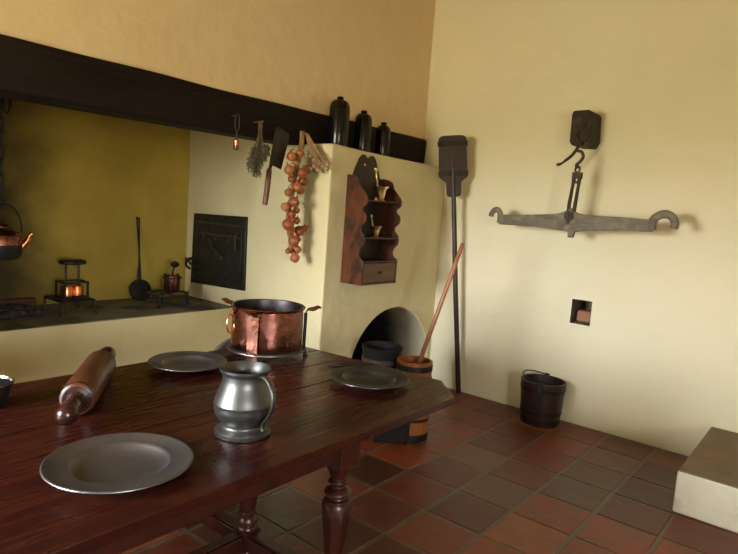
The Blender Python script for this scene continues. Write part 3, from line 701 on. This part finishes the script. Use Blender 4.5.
def onions():
    on = [(2.755,1.805,.0323,'left one of the top pair'),(2.823,1.829,.0299,'right one of the top pair'),(2.746,1.715,.0348,'left end of the widest row of three'),(2.833,1.704,.0348,'middle of the widest row of three'),(2.906,1.73,.0299,'right end of the widest row of three'),(2.885,1.651,.0323,'tucked just under the right end of the widest row'),(2.814,1.607,.0348,'largest one just below the widest row'),(2.748,1.568,.0274,'dark one left of the upper middle'),(2.782,1.508,.0348,'bright orange one above the narrow waist of the string'),(2.726,1.472,.0299,'left one beside the bright orange onion at the waist'),(2.776,1.426,.0299,'small orange one at the narrow waist of the string'),(2.742,1.358,.0398,'biggest brown one sticking out left in the lower half'),(2.872,1.317,.0373,'right one of the lower cluster, sticking out right'),(2.926,1.333,.0225,'little one at the far right of the lower cluster'),(2.806,1.25,.0373,'large one low on the left above the bottom pair'),(2.858,1.188,.0299,'right one of the pair above the bottom onion'),(2.822,1.134,.0323,'lowest onion at the very bottom of the string'),(2.775,1.179,.0199,'little one at lower left beside the bottom onion'),(2.790,1.660,.0249,'small one half hidden under the widest row'),(2.800,1.322,.0274,'small one in the middle of the lower cluster'),(2.868,1.590,.029,'right one beside the largest onion of the upper half'),(2.838,1.455,.024,'small one on the right side of the waist'),(2.838,1.385,.026,'small one right of the biggest brown onion'),(2.862,1.258,.027,'one tucked in at the right of the large low onion'),(2.795,1.765,.023,'small one squeezed between the top pair and the widest row')]
    rnd = random.Random(9); c = None
    depth = [0,-.005,0,-.03,0,.012,-.012,.0,-.022,0,-.012,-.02,0,.012,-.02,0,-.022,0,.022,.01,.012,.008,.0,.01,-.01]
    for k, (x, z, r, lab) in enumerate(on):
        if c is None:
            bm = B(); lathe(bm, [(0,-.93),(.10,-.95),(.2,-.90),(.55,-.72),(.86,-.38),(1,0),(.93,.36),(.68,.68),(.38,.88),(.2,1.05),(.12,1.25),(.15,1.42),(.05,1.5),(0,1.5)], 24)
            c0 = obj('onion', bm, M['onion'], angle=80); c = c0; o = c0
        else: o = c.copy(); C.objects.link(o)
        o.location = (x, 2.925+depth[k], z); o.scale = (r*1.05,)*3
        dx = (2.83-x)*7; o.rotation_euler = (rnd.uniform(-.5,.3), max(-1.3,min(1.3,dx))+rnd.uniform(-.3,.3), rnd.uniform(0,6)); 
        o.rotation_mode = 'XYZ'
        tag(o, 'onion in the hanging string, '+lab, 'onion', 'onions on the hanging string')
    # plaited dry stalks they are tied to
    bm = B(); rnd = random.Random(2)
    path = [(2.868,2.95,1.985),(2.875,2.96,1.90),(2.86,2.965,1.80),(2.84,2.968,1.70),(2.825,2.968,1.58),(2.80,2.965,1.46),(2.80,2.965,1.35),(2.835,2.965,1.24),(2.83,2.962,1.16)]
    for s in range(5):
        ph = s*2*PI/5; pts = []
        for i, p in enumerate(smooth([Vector(q) for q in path], 7)):
            a = ph+i*.55; pts.append(p+Vector((math.cos(a)*.012, math.sin(a)*.010, 0)))
        tube(bm, pts, .007, 6)
    for k in range(26):   # loose stalk ends
        x, z = rnd.uniform(2.80,2.90), rnd.uniform(1.5,1.86); a = Vector((x,2.955,z)); b = a+Vector((rnd.uniform(-.07,.07), rnd.uniform(-.02,.01), rnd.uniform(-.06,.03)))
        tube(bm, smooth([a,(a+b)/2+Vector((0,0,.012)),b],3), .0022, 5)
    t = thing('onion_plait', 'plait of dry brown stalks that the string of onions is tied to', 'onion string', (2.868,2.95,1.98))
    o = obj('stalks', bm, M['straw'], t); o.location = -Vector(t.location)
    bm = B(); tube(bm, [(2.868,BF+.02,2.0),(2.868,2.93,2.006)], .004, 8); o = obj('nail', bm, M['iron'], t); o.location = -Vector(t.location)
    # bunch of dry bulbs right of it
    t = thing('garlic_bunch', 'tan bunch of dry shrivelled garlic hanging right of the onions', 'garlic', (2.885,2.93,1.975))
    bm = B(); rnd = random.Random(12)
    for k in range(30):
        u = rnd.uniform(0,1); e = Vector((.02+.035*u+rnd.uniform(-.012,.012), -.02-.14*u+rnd.uniform(-.02,.02), -.10-.12*u**.6+rnd.uniform(-.05,.04)))
        tube(bm, smooth([(rnd.uniform(-.01,.01),0,0), e*.5+Vector((.012,-.005,-.03)), e], 5), [.005]*10+[.007], 6)
    obj('stems', bm, M['straw'], t)
    for k, (dx, dy, dz, r) in enumerate([(.030,-.03,-.235,.018),(.045,-.05,-.210,.019),(.050,-.075,-.232,.017),(.052,-.10,-.205,.019),(.052,-.13,-.222,.018),(.054,-.155,-.200,.017),(.03,-.06,-.175,.014),(.040,-.10,-.245,.015),(.045,-.165,-.228,.015),(.02,-.03,-.15,.014)]):
        bm = B(); lathe(bm, [(0,-.8),(.3,-.85),(.85,-.4),(1,.0),(.8,.5),(.35,.9),(.15,1.5),(.2,1.9),(0,2.0)], 12)
        q = Euler((rnd.uniform(-1.4,-.5), rnd.uniform(-.5,.5), 0)).to_matrix()
        for v in bm.verts:
            v.co = q @ v.co; v.co *= r*rnd.uniform(.93,1.07); v.co += Vector((dx, dy, dz))
        obj('bulb', bm, M['garlic'], t)
onions()

# ------------------------------------------------------------------ iron oven door in the flank
def oven():
    t = thing('oven_door', 'square black iron bread oven door set in the pale hearth cheek', 'oven door', (PX,3.96,1.08))
    T = lambda y0,y1,z0,z1,x0,x1: ((PX-x1-PX, y0-3.96, z0-1.08), (PX-x0-PX, y1-3.96, z1-1.08))
    P = [(3.60,.80),(4.295,.775),(4.285,1.36),(3.612,1.372)]
    bm = B(); prism(bm, [(y-3.96, z-1.08) for y, z in P], -.022, 'yz', 0); obj('plate', bm, M['oveniron'], t, bevel=.003)
    def strip(y0,y1,z0,z1,th,mm=M['oveniron'],nm='strap', a=.022):
        bm = B(); lo,hi = T(y0,y1,z0,z1,a,a+th); box(bm, lo, hi); obj(nm, bm, mm, t, bevel=.002)
    strip(3.66,4.24,1.285,1.30,.010,M['iron_brown']); strip(3.66,4.24,1.195,1.212,.012,M['iron_brown'])
    strip(3.66,4.24,.86,.875,.008); strip(3.645,3.67,.86,1.30,.008); strip(4.215,4.24,.86,1.30,.008)
    for y in (4.13,3.97,3.80,3.70):
        bm = B(); lathe(bm, [(.016,0),(.014,.006),(0,.011)], 14, mtx=Euler((0,-PI/2,0)).to_matrix().to_4x4(), cen=(-.030,y-3.96,1.175-1.08)); obj('rivet', bm, M['iron_brown'], t)
    bm = B(); tube(bm, [(-.03,4.06-3.96,1.16-1.08),(-.036,3.97-3.96,1.08-1.08),(-.03,3.90-3.96,1.03-1.08)], .006, 8)
    lathe(bm, [(.018,0),(.014,.01),(0,.018)], 14, mtx=Euler((0,-PI/2,0)).to_matrix().to_4x4(), cen=(-.024,3.895-3.96,1.025-1.08)); obj('bolt', bm, M['iron_brown'], t)
    bm = B(); tube(bm, smooth([(-.03,.24,-.12),(-.045,.30,-.10),(-.06,.345,-.12),(-.055,.355,-.165),(-.04,.32,-.19)],5), [.012]*12+[.009]*9, 8); tube(bm, smooth([(-.03,.20,-.165),(-.045,.29,-.15),(-.06,.36,-.10)],4), .009, 8); obj('latch', bm, M['oveniron'], t)
    bm = B(); tube(bm, smooth([(-.024,-.27,.02),(-.05,-.27,.03),(-.055,-.27,.09),(-.05,-.27,.15),(-.024,-.27,.16)],4), .007, 8); obj('handle', bm, M['iron_brown'], t)
oven()

# ------------------------------------------------------------------ on the hearth
HZ = .652
def trivet(label, x0, x1, y0, y1, top, legs):
    t = thing('iron_trivet', label, 'trivet', ((x0+x1)/2, (y0+y1)/2, HZ)); cx, cy = (x0+x1)/2, (y0+y1)/2
    bm = B(); h = top-HZ; w = (x1-x0)/2; d = (y1-y0)/2; b = .008
    for yy in (-d, d): box(bm, (-w,yy-b,h-.012),(w,yy+b,h))
    for xx in (-w, w): box(bm, (xx-b,-d,h-.0125),(xx+b,d,h-.0005))
    for k in range(1,6): yy = -d+2*d*k/6; box(bm, (-w,yy-.005,h-.010),(w,yy+.005,h-.002))
    obj('grid', bm, M['iron'], t)
    for xx, yy in legs: 
        bm = B(); tube(bm, [(xx*w,yy*d,h-.012),(xx*w,yy*d,.02),(xx*(w+.012),yy*(d),.0)], [.009,.008,.011], 8); obj('leg', bm, M['iron'], t)
    return t
trivet('long low iron trivet on the hearth under the left copper burner', 1.76, 1.975, 3.95, 4.21, .752, ((-1,-1),(1,-1),(-1,1),(1,1)))
t3 = thing('iron_trivet', 'round three-legged iron trivet at the right end of the hearth by the oven door', 'trivet', (2.58,4.02,HZ))
bm = B(); lathe(bm, [(.13,.088),(.158,.088),(.158,.098),(.13,.098),(.13,.088)], 40); obj('ring', bm, M['iron'], t3)
for k in range(3):
    a = k*2*PI/3+.35; bm = B(); tube(bm, [(0,0,.093),(math.cos(a)*.15,math.sin(a)*.15,.093)], .007, 8); obj('spoke', bm, M['iron'], t3)
for a in (3.75, 5.95, 1.3):
    d = Vector((math.cos(a), math.sin(a), 0)); bm = B(); tube(bm, [d*.146+Vector((0,0,.088)), d*.150+Vector((0,0,.02)), d*.165+Vector((0,0,.004))], [.010,.008,.011], 8); obj('leg', bm, M['iron'], t3)
def burner(label, x, y, z, w, h, plate_):
    t = thing('copper_burner', label, 'burner', (x,y,z))
    if plate_:
        for sx in (-1,1):
            for sy in (-1,1):
                bm = B(); box(bm, (sx*w-.006,sy*w*.8-.006,0),(sx*w+.006,sy*w*.8+.006,h)); obj('post', bm, M['iron'], t)
        for zz in (h-.012, .0):
            bm = B()
            for sy in (-1,1): box(bm, (-w,sy*w*.8-.004,zz),(w,sy*w*.8+.004,zz+.010))
            for sx in (-1,1): box(bm, (sx*w-.004,-w*.8,zz),(sx*w+.004,w*.8,zz+.010))
            obj('frame', bm, M['iron'], t)
        for sx in (-.42,.42):
            bm = B(); lathe(bm, [(0,.0105),(.036,.0105),(.040,.014),(.040,.075),(.036,.082),(.012,.088),(0,.088)], 28, cen=(sx*w*1.05,0,0)); obj('copper_cup', bm, M['copper_bright'], t)
        for sx in (-.55,.55):
            bm = B(); tube(bm, [(sx*w,0,.085),(sx*w,0,h+.115)], .008, 8)
            obj('support', bm, M['iron_brown'], t)
        bm = B(); lathe(bm, [(0,h+.115),(w*1.08,h+.115),(w*1.2,h+.123),(w*1.2,h+.134),(w*1.05,h+.142),(0,h+.144)], 10, sq=(1,.8)); obj('top_plate', bm, M['iron'], t, angle=20)
    else:
        bm = B(); lathe(bm, [(0,.0),(w*.78,0),(w*.82,.004),(w*.82,h),(w*.74,h),(w*.74,.01),(0,.01)], 28); obj('copper_cup', bm, M['copper'], t)
        for a in (.4,1.9,3.5,5.0):
            bm = B(); box(bm, (math.cos(a)*w*.93-.006,math.sin(a)*w*.93-.006,0),(math.cos(a)*w*.93+.006,math.sin(a)*w*.93+.006,h+.008)); obj('post', bm, M['iron'], t)
        bm = B(); lathe(bm, [(w*.86,h-.02),(w*1.02,h-.02),(w*1.02,h-.008),(w*.86,h-.008),(w*.86,h-.02)], 28); obj('rim', bm, M['iron'], t)
        bm = B(); tube(bm, smooth([(0,0,.012),(.0,0,h*.9),(.006,0,h+.045),(.02,0,h+.07)],4), .007, 8); lathe(bm, [(0,-.026),(.02,-.018),(.028,0),(.02,.018),(0,.026)], 14, cen=(.02,0,h+.085), sq=(1.3,1)); obj('handle', bm, M['iron'], t)
burner('small copper burner with black top plate on the left hearth trivet', 1.885, 4.09, .752, .078, .115, True)
burner('copper cup in an iron cage with black knob on the right hearth trivet', 2.635, 4.055, .7505, .072, .125, False)

def wafer_iron():
    t = thing('long_handled_iron', 'black round long-handled iron leaning against the mustard hearth wall', 'iron pan', (2.505,4.255,HZ+.004), rot=(math.radians(-12),0,0))
    Tm = Euler((PI/2,0,0)).to_matrix().to_4x4()
    for k, y in enumerate((0,.022)):
        bm = B(); lathe(bm, [(0,-.009),(.072,-.009),(.083,-.006),(.083,.006),(.072,.009),(0,.009)], 40, mtx=Tm, cen=(0,y,.084)); obj('disc', bm, M['iron'], t)
        bm = B(); sx = (-1,1)[k]; tube(bm, [(0,y,.16),(0.002,y,.22),(.012+sx*.004,y,.30),(.030+sx*.016,y,.65)], [.009,.008,.006,.006], 8); lathe(bm, [(0,-.01),(.011,0),(0,.012)], 10, cen=(.030+sx*.016,y,.655)); obj('handle', bm, M['iron'], t)
wafer_iron()
# charcoal and embers heap left of the trivet
bm = B(); rnd = random.Random(8)
for k in range(260):
    x = rnd.uniform(.9,1.64); y = rnd.uniform(3.98,4.27); r = rnd.uniform(.012,.032); z = HZ+r*.7+rnd.uniform(0,.02)*(1 if x < 1.7 else .0)
    tmp = bmesh.ops.create_icosphere(bm, subdivisions=1, radius=r)
    for v in tmp['verts']: v.co = Vector((v.co.x*rnd.uniform(.8,1.4), v.co.y*rnd.uniform(.8,1.3), v.co.z*.8))*rnd.uniform(.85,1.1)+Vector((x,min(y,4.29),z))
tag(obj('charcoal', bm, M['char'], smooth_=False), 'low heap of charcoal and ash lying under the kettle and left trivet', 'charcoal', kind='stuff')
bm = B()
for k in range(5): box(bm, (.55+k*.245,4.355,HZ),(.785+k*.245,4.415,HZ+.085-.006*k))
tag(obj('fire_bricks', bm, M['redash'], bevel=.006), 'dull red row of bricks along the hearth wall behind the charcoal', 'bricks', kind='stuff')

def kettle():
    cx, cy, z0 = 1.366, 3.90, 1.046
    t = thing('copper_kettle', 'sooty copper kettle with arched iron handle hanging at the left edge', 'kettle', (cx,cy,z0))
    t.scale = (.70,)*3
    bm = B(); lathe(bm, [(0,0),(.11,0),(.155,.012),(.172,.06),(.176,.13),(.172,.19),(.150,.235),(.105,.262),(.075,.270),(0,.272)], 56); o = obj('body', bm, [M['iron'], M['copper']], t)
    for f in o.data.polygons: f.material_index = 1 if .155 < f.center.z < .26 else 0
    bm = B(); lathe(bm, [(0,.268),(.082,.268),(.080,.280),(.055,.298),(.022,.308),(.012,.312),(.014,.322),(.018,.332),(.012,.342),(0,.345)], 40); obj('lid', bm, M['copper_dull'], t)
    d = Vector((.93,-.36,0)).normalized()
    bm = B(); tube(bm, smooth([d*.165+Vector((0,0,.10)), d*.205+Vector((0,0,.155)), d*.212+Vector((0,0,.165)), d*.225+Vector((0,0,.205)), d*.245+Vector((0,0,.225))],6), [.026]*8+[.022]*8+[.016]*9, 14); obj('spout', bm, M['copper_bright'], t)
    bm = B(); pts = [(d*(.165*math.cos(a)))+Vector((0,0,.235+.245*math.sin(a)**.8)) for a in [PI*k/28 for k in range(29)]]
    tube(bm, pts, .0085, 10); tube(bm, [d*.02+Vector((0,0,.48)), d*.05+Vector((0,0,.505))], .007, 8)
    obj('handle', bm, M['iron'], t)
    # pot chain
    bm = B(); x0, y0 = cx+.005, cy; ztop = 2.75; z = z0+.485*.70; k = 0
    tube(bm, smooth([(x0-.02,y0,z-.005),(x0,y0,z-.022),(x0+.022,y0,z-.004),(x0+.022,y0,z+.03),(x0+.003,y0,z+.055),(x0,y0,z+.09)],5), .0065, 8)
    z += .075
    while z < ztop:
        ln = .052; pts = []
        for i in range(16):
            a = 2*PI*i/16; u = .017*math.cos(a); w = .017*math.sin(a)+(ln-.017)*(1 if math.sin(a) >= 0 else -1)
            pts.append((x0+(u if k%2 == 0 else 0), y0+(u if k%2 else 0), z+ln+w-.006))
        tube(bm, pts, .0065, 8, closed=True); z += ln*2-.024; k += 1
    x1 = x0+.045
    tube(bm, smooth([(x0,y0,1.975),(x0+.03,y0,1.90),(x0+.05,y0,1.93),(x0+.05,y0,2.02),(x0+.02,y0,2.06)],5), .008, 8)
    tag(obj('pot_chain', bm, M['iron']), 'black iron chain with hooks coming down to the kettle handle', 'chain')
    # bar up in the flue the chain hangs from
    bm = B(); tube(bm, [(x0,3.15,2.745),(x0,BY+.02,2.745)], .014, 12); tag(obj('flue_bar', bm, M['iron']), 'iron bar up in the flue carrying the kettle chain', 'bar')
kettle()

# ------------------------------------------------------------------ big balance on the right wall
def balance():
    X = 4.232
    t = thing('beam_stub', 'dark weathered beam end sticking out of the wall above the balance', 'beam end', (WX,1.577,2.180))
    bm = B()
    P = [(-.087,-.085),(-.060,-.130),(.060,-.125),(.080,-.098),(.084,.09),(.074,.116),(-.05,.120),(-.076,.100)]
    prism(bm, [(a*.87, b) for a, b in P], X-WX, 'yz', 0); obj('block', bm, M['iron_brown'] if False else M['beamend'], t, bevel=.008)
    bm = B(); c = Vector((X-WX-.016, -.022, -.052)); tube(bm, [c+Vector((.004*math.sin(a),.040*math.cos(a),.042*math.sin(a))) for a in [2*PI*k/24 for k in range(24)]], .0085, 8, closed=True); obj('ring', bm, M['iron_brown'], t)
    bm = B(); tube(bm, [(X-WX-.004,-.034,.03),(X-WX-.016,-.024,.008),(X-WX-.018,-.022,-.014)], .008, 8); tube(bm, [(X-WX+.01,-.055,.05),(X-WX-.004,-.034,.03)], .006, 8); obj('staple', bm, M['iron_brown'], t)
    b = thing('balance_scale', 'large weathered balance beam with curled hook ends hanging on the wall', 'balance', (4.15,1.548,1.52))
    o = Vector((4.15,1.548,1.52))
    # double hook hanging in the ring
    bm = B()
    Q = lambda y, z, x=4.15: Vector((x,y,z))-o
    tube(bm, smooth([Q(1.555,2.085,4.205),Q(1.560,2.045,4.185),Q(1.567,2.00),Q(1.590,1.97),Q(1.620,1.945),Q(1.655,1.918),Q(1.690,1.908)],5), [.011]*10+[.012]*12+[.009]*4+[.012]*4+[.006], 8, flat=(1,.8))
    tube(bm, smooth([Q(1.553,2.090,4.212),Q(1.556,2.05,4.180),Q(1.553,2.01),Q(1.522,2.00),Q(1.505,1.965),Q(1.525,1.93),Q(1.545,1.91),Q(1.538,1.885)],5), .011, 8)
    obj('double_hook', bm, M['iron_brown'], b)
    bm = B()   # fork (shears) of the balance
    tube(bm, [Q(1.535+.016*math.cos(a),1.880+.022*math.sin(a)) for a in [2*PI*k/16 for k in range(16)]], .0065, 8, closed=True)
    box(bm, Q(1.500,1.815,4.130), Q(1.562,1.858,4.170)); 
    for s in (-1, 1):
        yy = 1.532+s*.020; tube(bm, [Q(yy,1.83),Q(yy+.004,1.76),Q(1.545+s*.021,1.64),Q(1.547+s*.018,1.56)], [.018,.013,.016,.016], 8, flat=(1.1,.8))
    box(bm, Q(1.518,1.782,4.138), Q(1.550,1.800,4.162))
    obj('hanger', bm, M['iron_brown'], b, bevel=.001)
    bm = B()
    up = [(2.088,1.532),(1.85,1.545),(1.66,1.562),(1.60,1.578),(1.55,1.612),(1.50,1.578),(1.44,1.568),(1.20,1.570),(1.012,1.566)]
    dn = [(1.000,1.487),(1.20,1.482),(1.42,1.470),(1.50,1.455),(1.548,1.448),(1.545,1.410),(1.522,1.410),(1.520,1.450),(1.60,1.455),(1.70,1.462),(1.90,1.464),(2.088,1.460)]
    dn = [(1.002,1.487),(1.20,1.482),(1.42,1.462),(1.505,1.447),(1.512,1.405),(1.548,1.405),(1.552,1.447),(1.64,1.452),(1.80,1.462),(2.086,1.458)]
    prism(bm, [(y-o.y, z-o.z) for y, z in up+dn], .030, 'yz', -.015-.0); obj('beam', bm, M['steelgrey'], b, bevel=.004)
    bm = B(); lathe(bm, [(0,0),(.030,0),(.034,.006),(.030,.014),(.016,.017),(.014,.024),(0,.026)], 20, mtx=Euler((0,-PI/2,0)).to_matrix().to_4x4(), cen=Q(1.553,1.552,4.137)); obj('pivot', bm, M['iron_brown'], b)
    bm = B(); box(bm, Q(1.545,1.495,4.126), Q(1.566,1.54,4.136)); obj('pointer', bm, M['iron_brown'], b, bevel=.002)
    def hook(pts, r, sx):
        bm = B(); sp = smooth([Q(*p) for p in pts], 6); n = len(sp); tube(bm, sp, [r*(1-.15*i/n) for i in range(n)], 12, flat=(.75,1.0), up=(1,0,0)); obj('end_hook', bm, M['steelgrey'], b)
    hook([(2.084,1.468),(2.084,1.515),(2.090,1.545),(2.112,1.566),(2.140,1.560),(2.158,1.535),(2.164,1.515)], .0235, 1)
    hook([(1.010,1.500),(1.010,1.548),(.996,1.578),(.962,1.602),(.922,1.604),(.890,1.582),(.876,1.548),(.880,1.518)], .0285, 1)
M['beamend'] = mat('beam_end_wood', (.013,.008,.006), (.03,.016,.010), .7, scale=(12,12,12), bump=.006, c3=(.13,.055,.022), c3scale=9, c3lo=.56, c3hi=.7)
balance()

# ------------------------------------------------------------------ camera
cd = bpy.data.cameras.new('camera'); cam = bpy.data.objects.new('camera', cd); C.objects.link(cam)
f = Vector((0.77669851,0.61963589,-0.1130964)); r = Vector((0.62845979,-0.77438107,0.07329568)); u = Vector((0.04216307,0.12800519,0.99087686))
Mx = Matrix((r, u, -f)).transposed().to_4x4(); Mx.translation = (0,0,1.5); cam.matrix_world = Mx
cd.sensor_fit = 'HORIZONTAL'; cd.sensor_width = 36; cd.lens = 595.24/738*36; cd.clip_start = .02
bpy.context.scene.camera = cam

# ------------------------------------------------------------------ daylight: sky outside, portals at the windows
w = bpy.data.worlds.new('sky'); bpy.context.scene.world = w; w.use_nodes = True; nt = w.node_tree; L = nt.links
bg = nt.nodes['Background']; tc = N(nt, 'ShaderNodeTexCoord'); sp = N(nt, 'ShaderNodeSeparateXYZ'); L.new(tc.outputs['Generated'], sp.inputs[0])
cr = N(nt, 'ShaderNodeValToRGB'); mr = N(nt, 'ShaderNodeMapRange'); L.new(sp.outputs[2], mr.inputs[0]); mr.inputs[1].default_value = -1; mr.inputs[2].default_value = 1
L.new(mr.outputs[0], cr.inputs[0]); e = cr.color_ramp.elements
e[0].position = 0; e[0].color = (.33,.29,.18,1); e[1].position = 1; e[1].color = (.75,.88,1.1,1)
a = e.new(.485); a.color = (.42,.38,.25,1); a = e.new(.52); a.color = (.95,.97,1,1)
L.new(cr.outputs[0], bg.inputs[0]); bg.inputs[1].default_value = 9.0
def portal(loc, rot, sx, sy):
    ld = bpy.data.lights.new('window_portal', 'AREA'); ld.shape = 'RECTANGLE'; ld.size = sx; ld.size_y = sy; ld.cycles.is_portal = True
    o = bpy.data.objects.new('window_portal', ld); C.objects.link(o); o.location = loc; o.rotation_euler = rot
portal((LX-.28, (LW[0]+LW[1])/2, (LW[2]+LW[3])/2), (0, -PI/2, 0), LW[3]-LW[2], LW[1]-LW[0])
portal(((NW[0]+NW[1])/2, NY-.28, (NW[2]+NW[3])/2), (PI/2, 0, 0), NW[1]-NW[0], NW[3]-NW[2])

sc = bpy.context.scene
sc.view_settings.view_transform = 'Standard'; sc.view_settings.look = 'None'; sc.view_settings.gamma = 1; sc.view_settings.use_curve_mapping = False
sc.view_settings.exposure = 2.95
sc.cycles.use_denoising = True
sc.cycles.max_bounces = 10; sc.cycles.diffuse_bounces = 8
sc.cycles.sample_clamp_indirect = 6
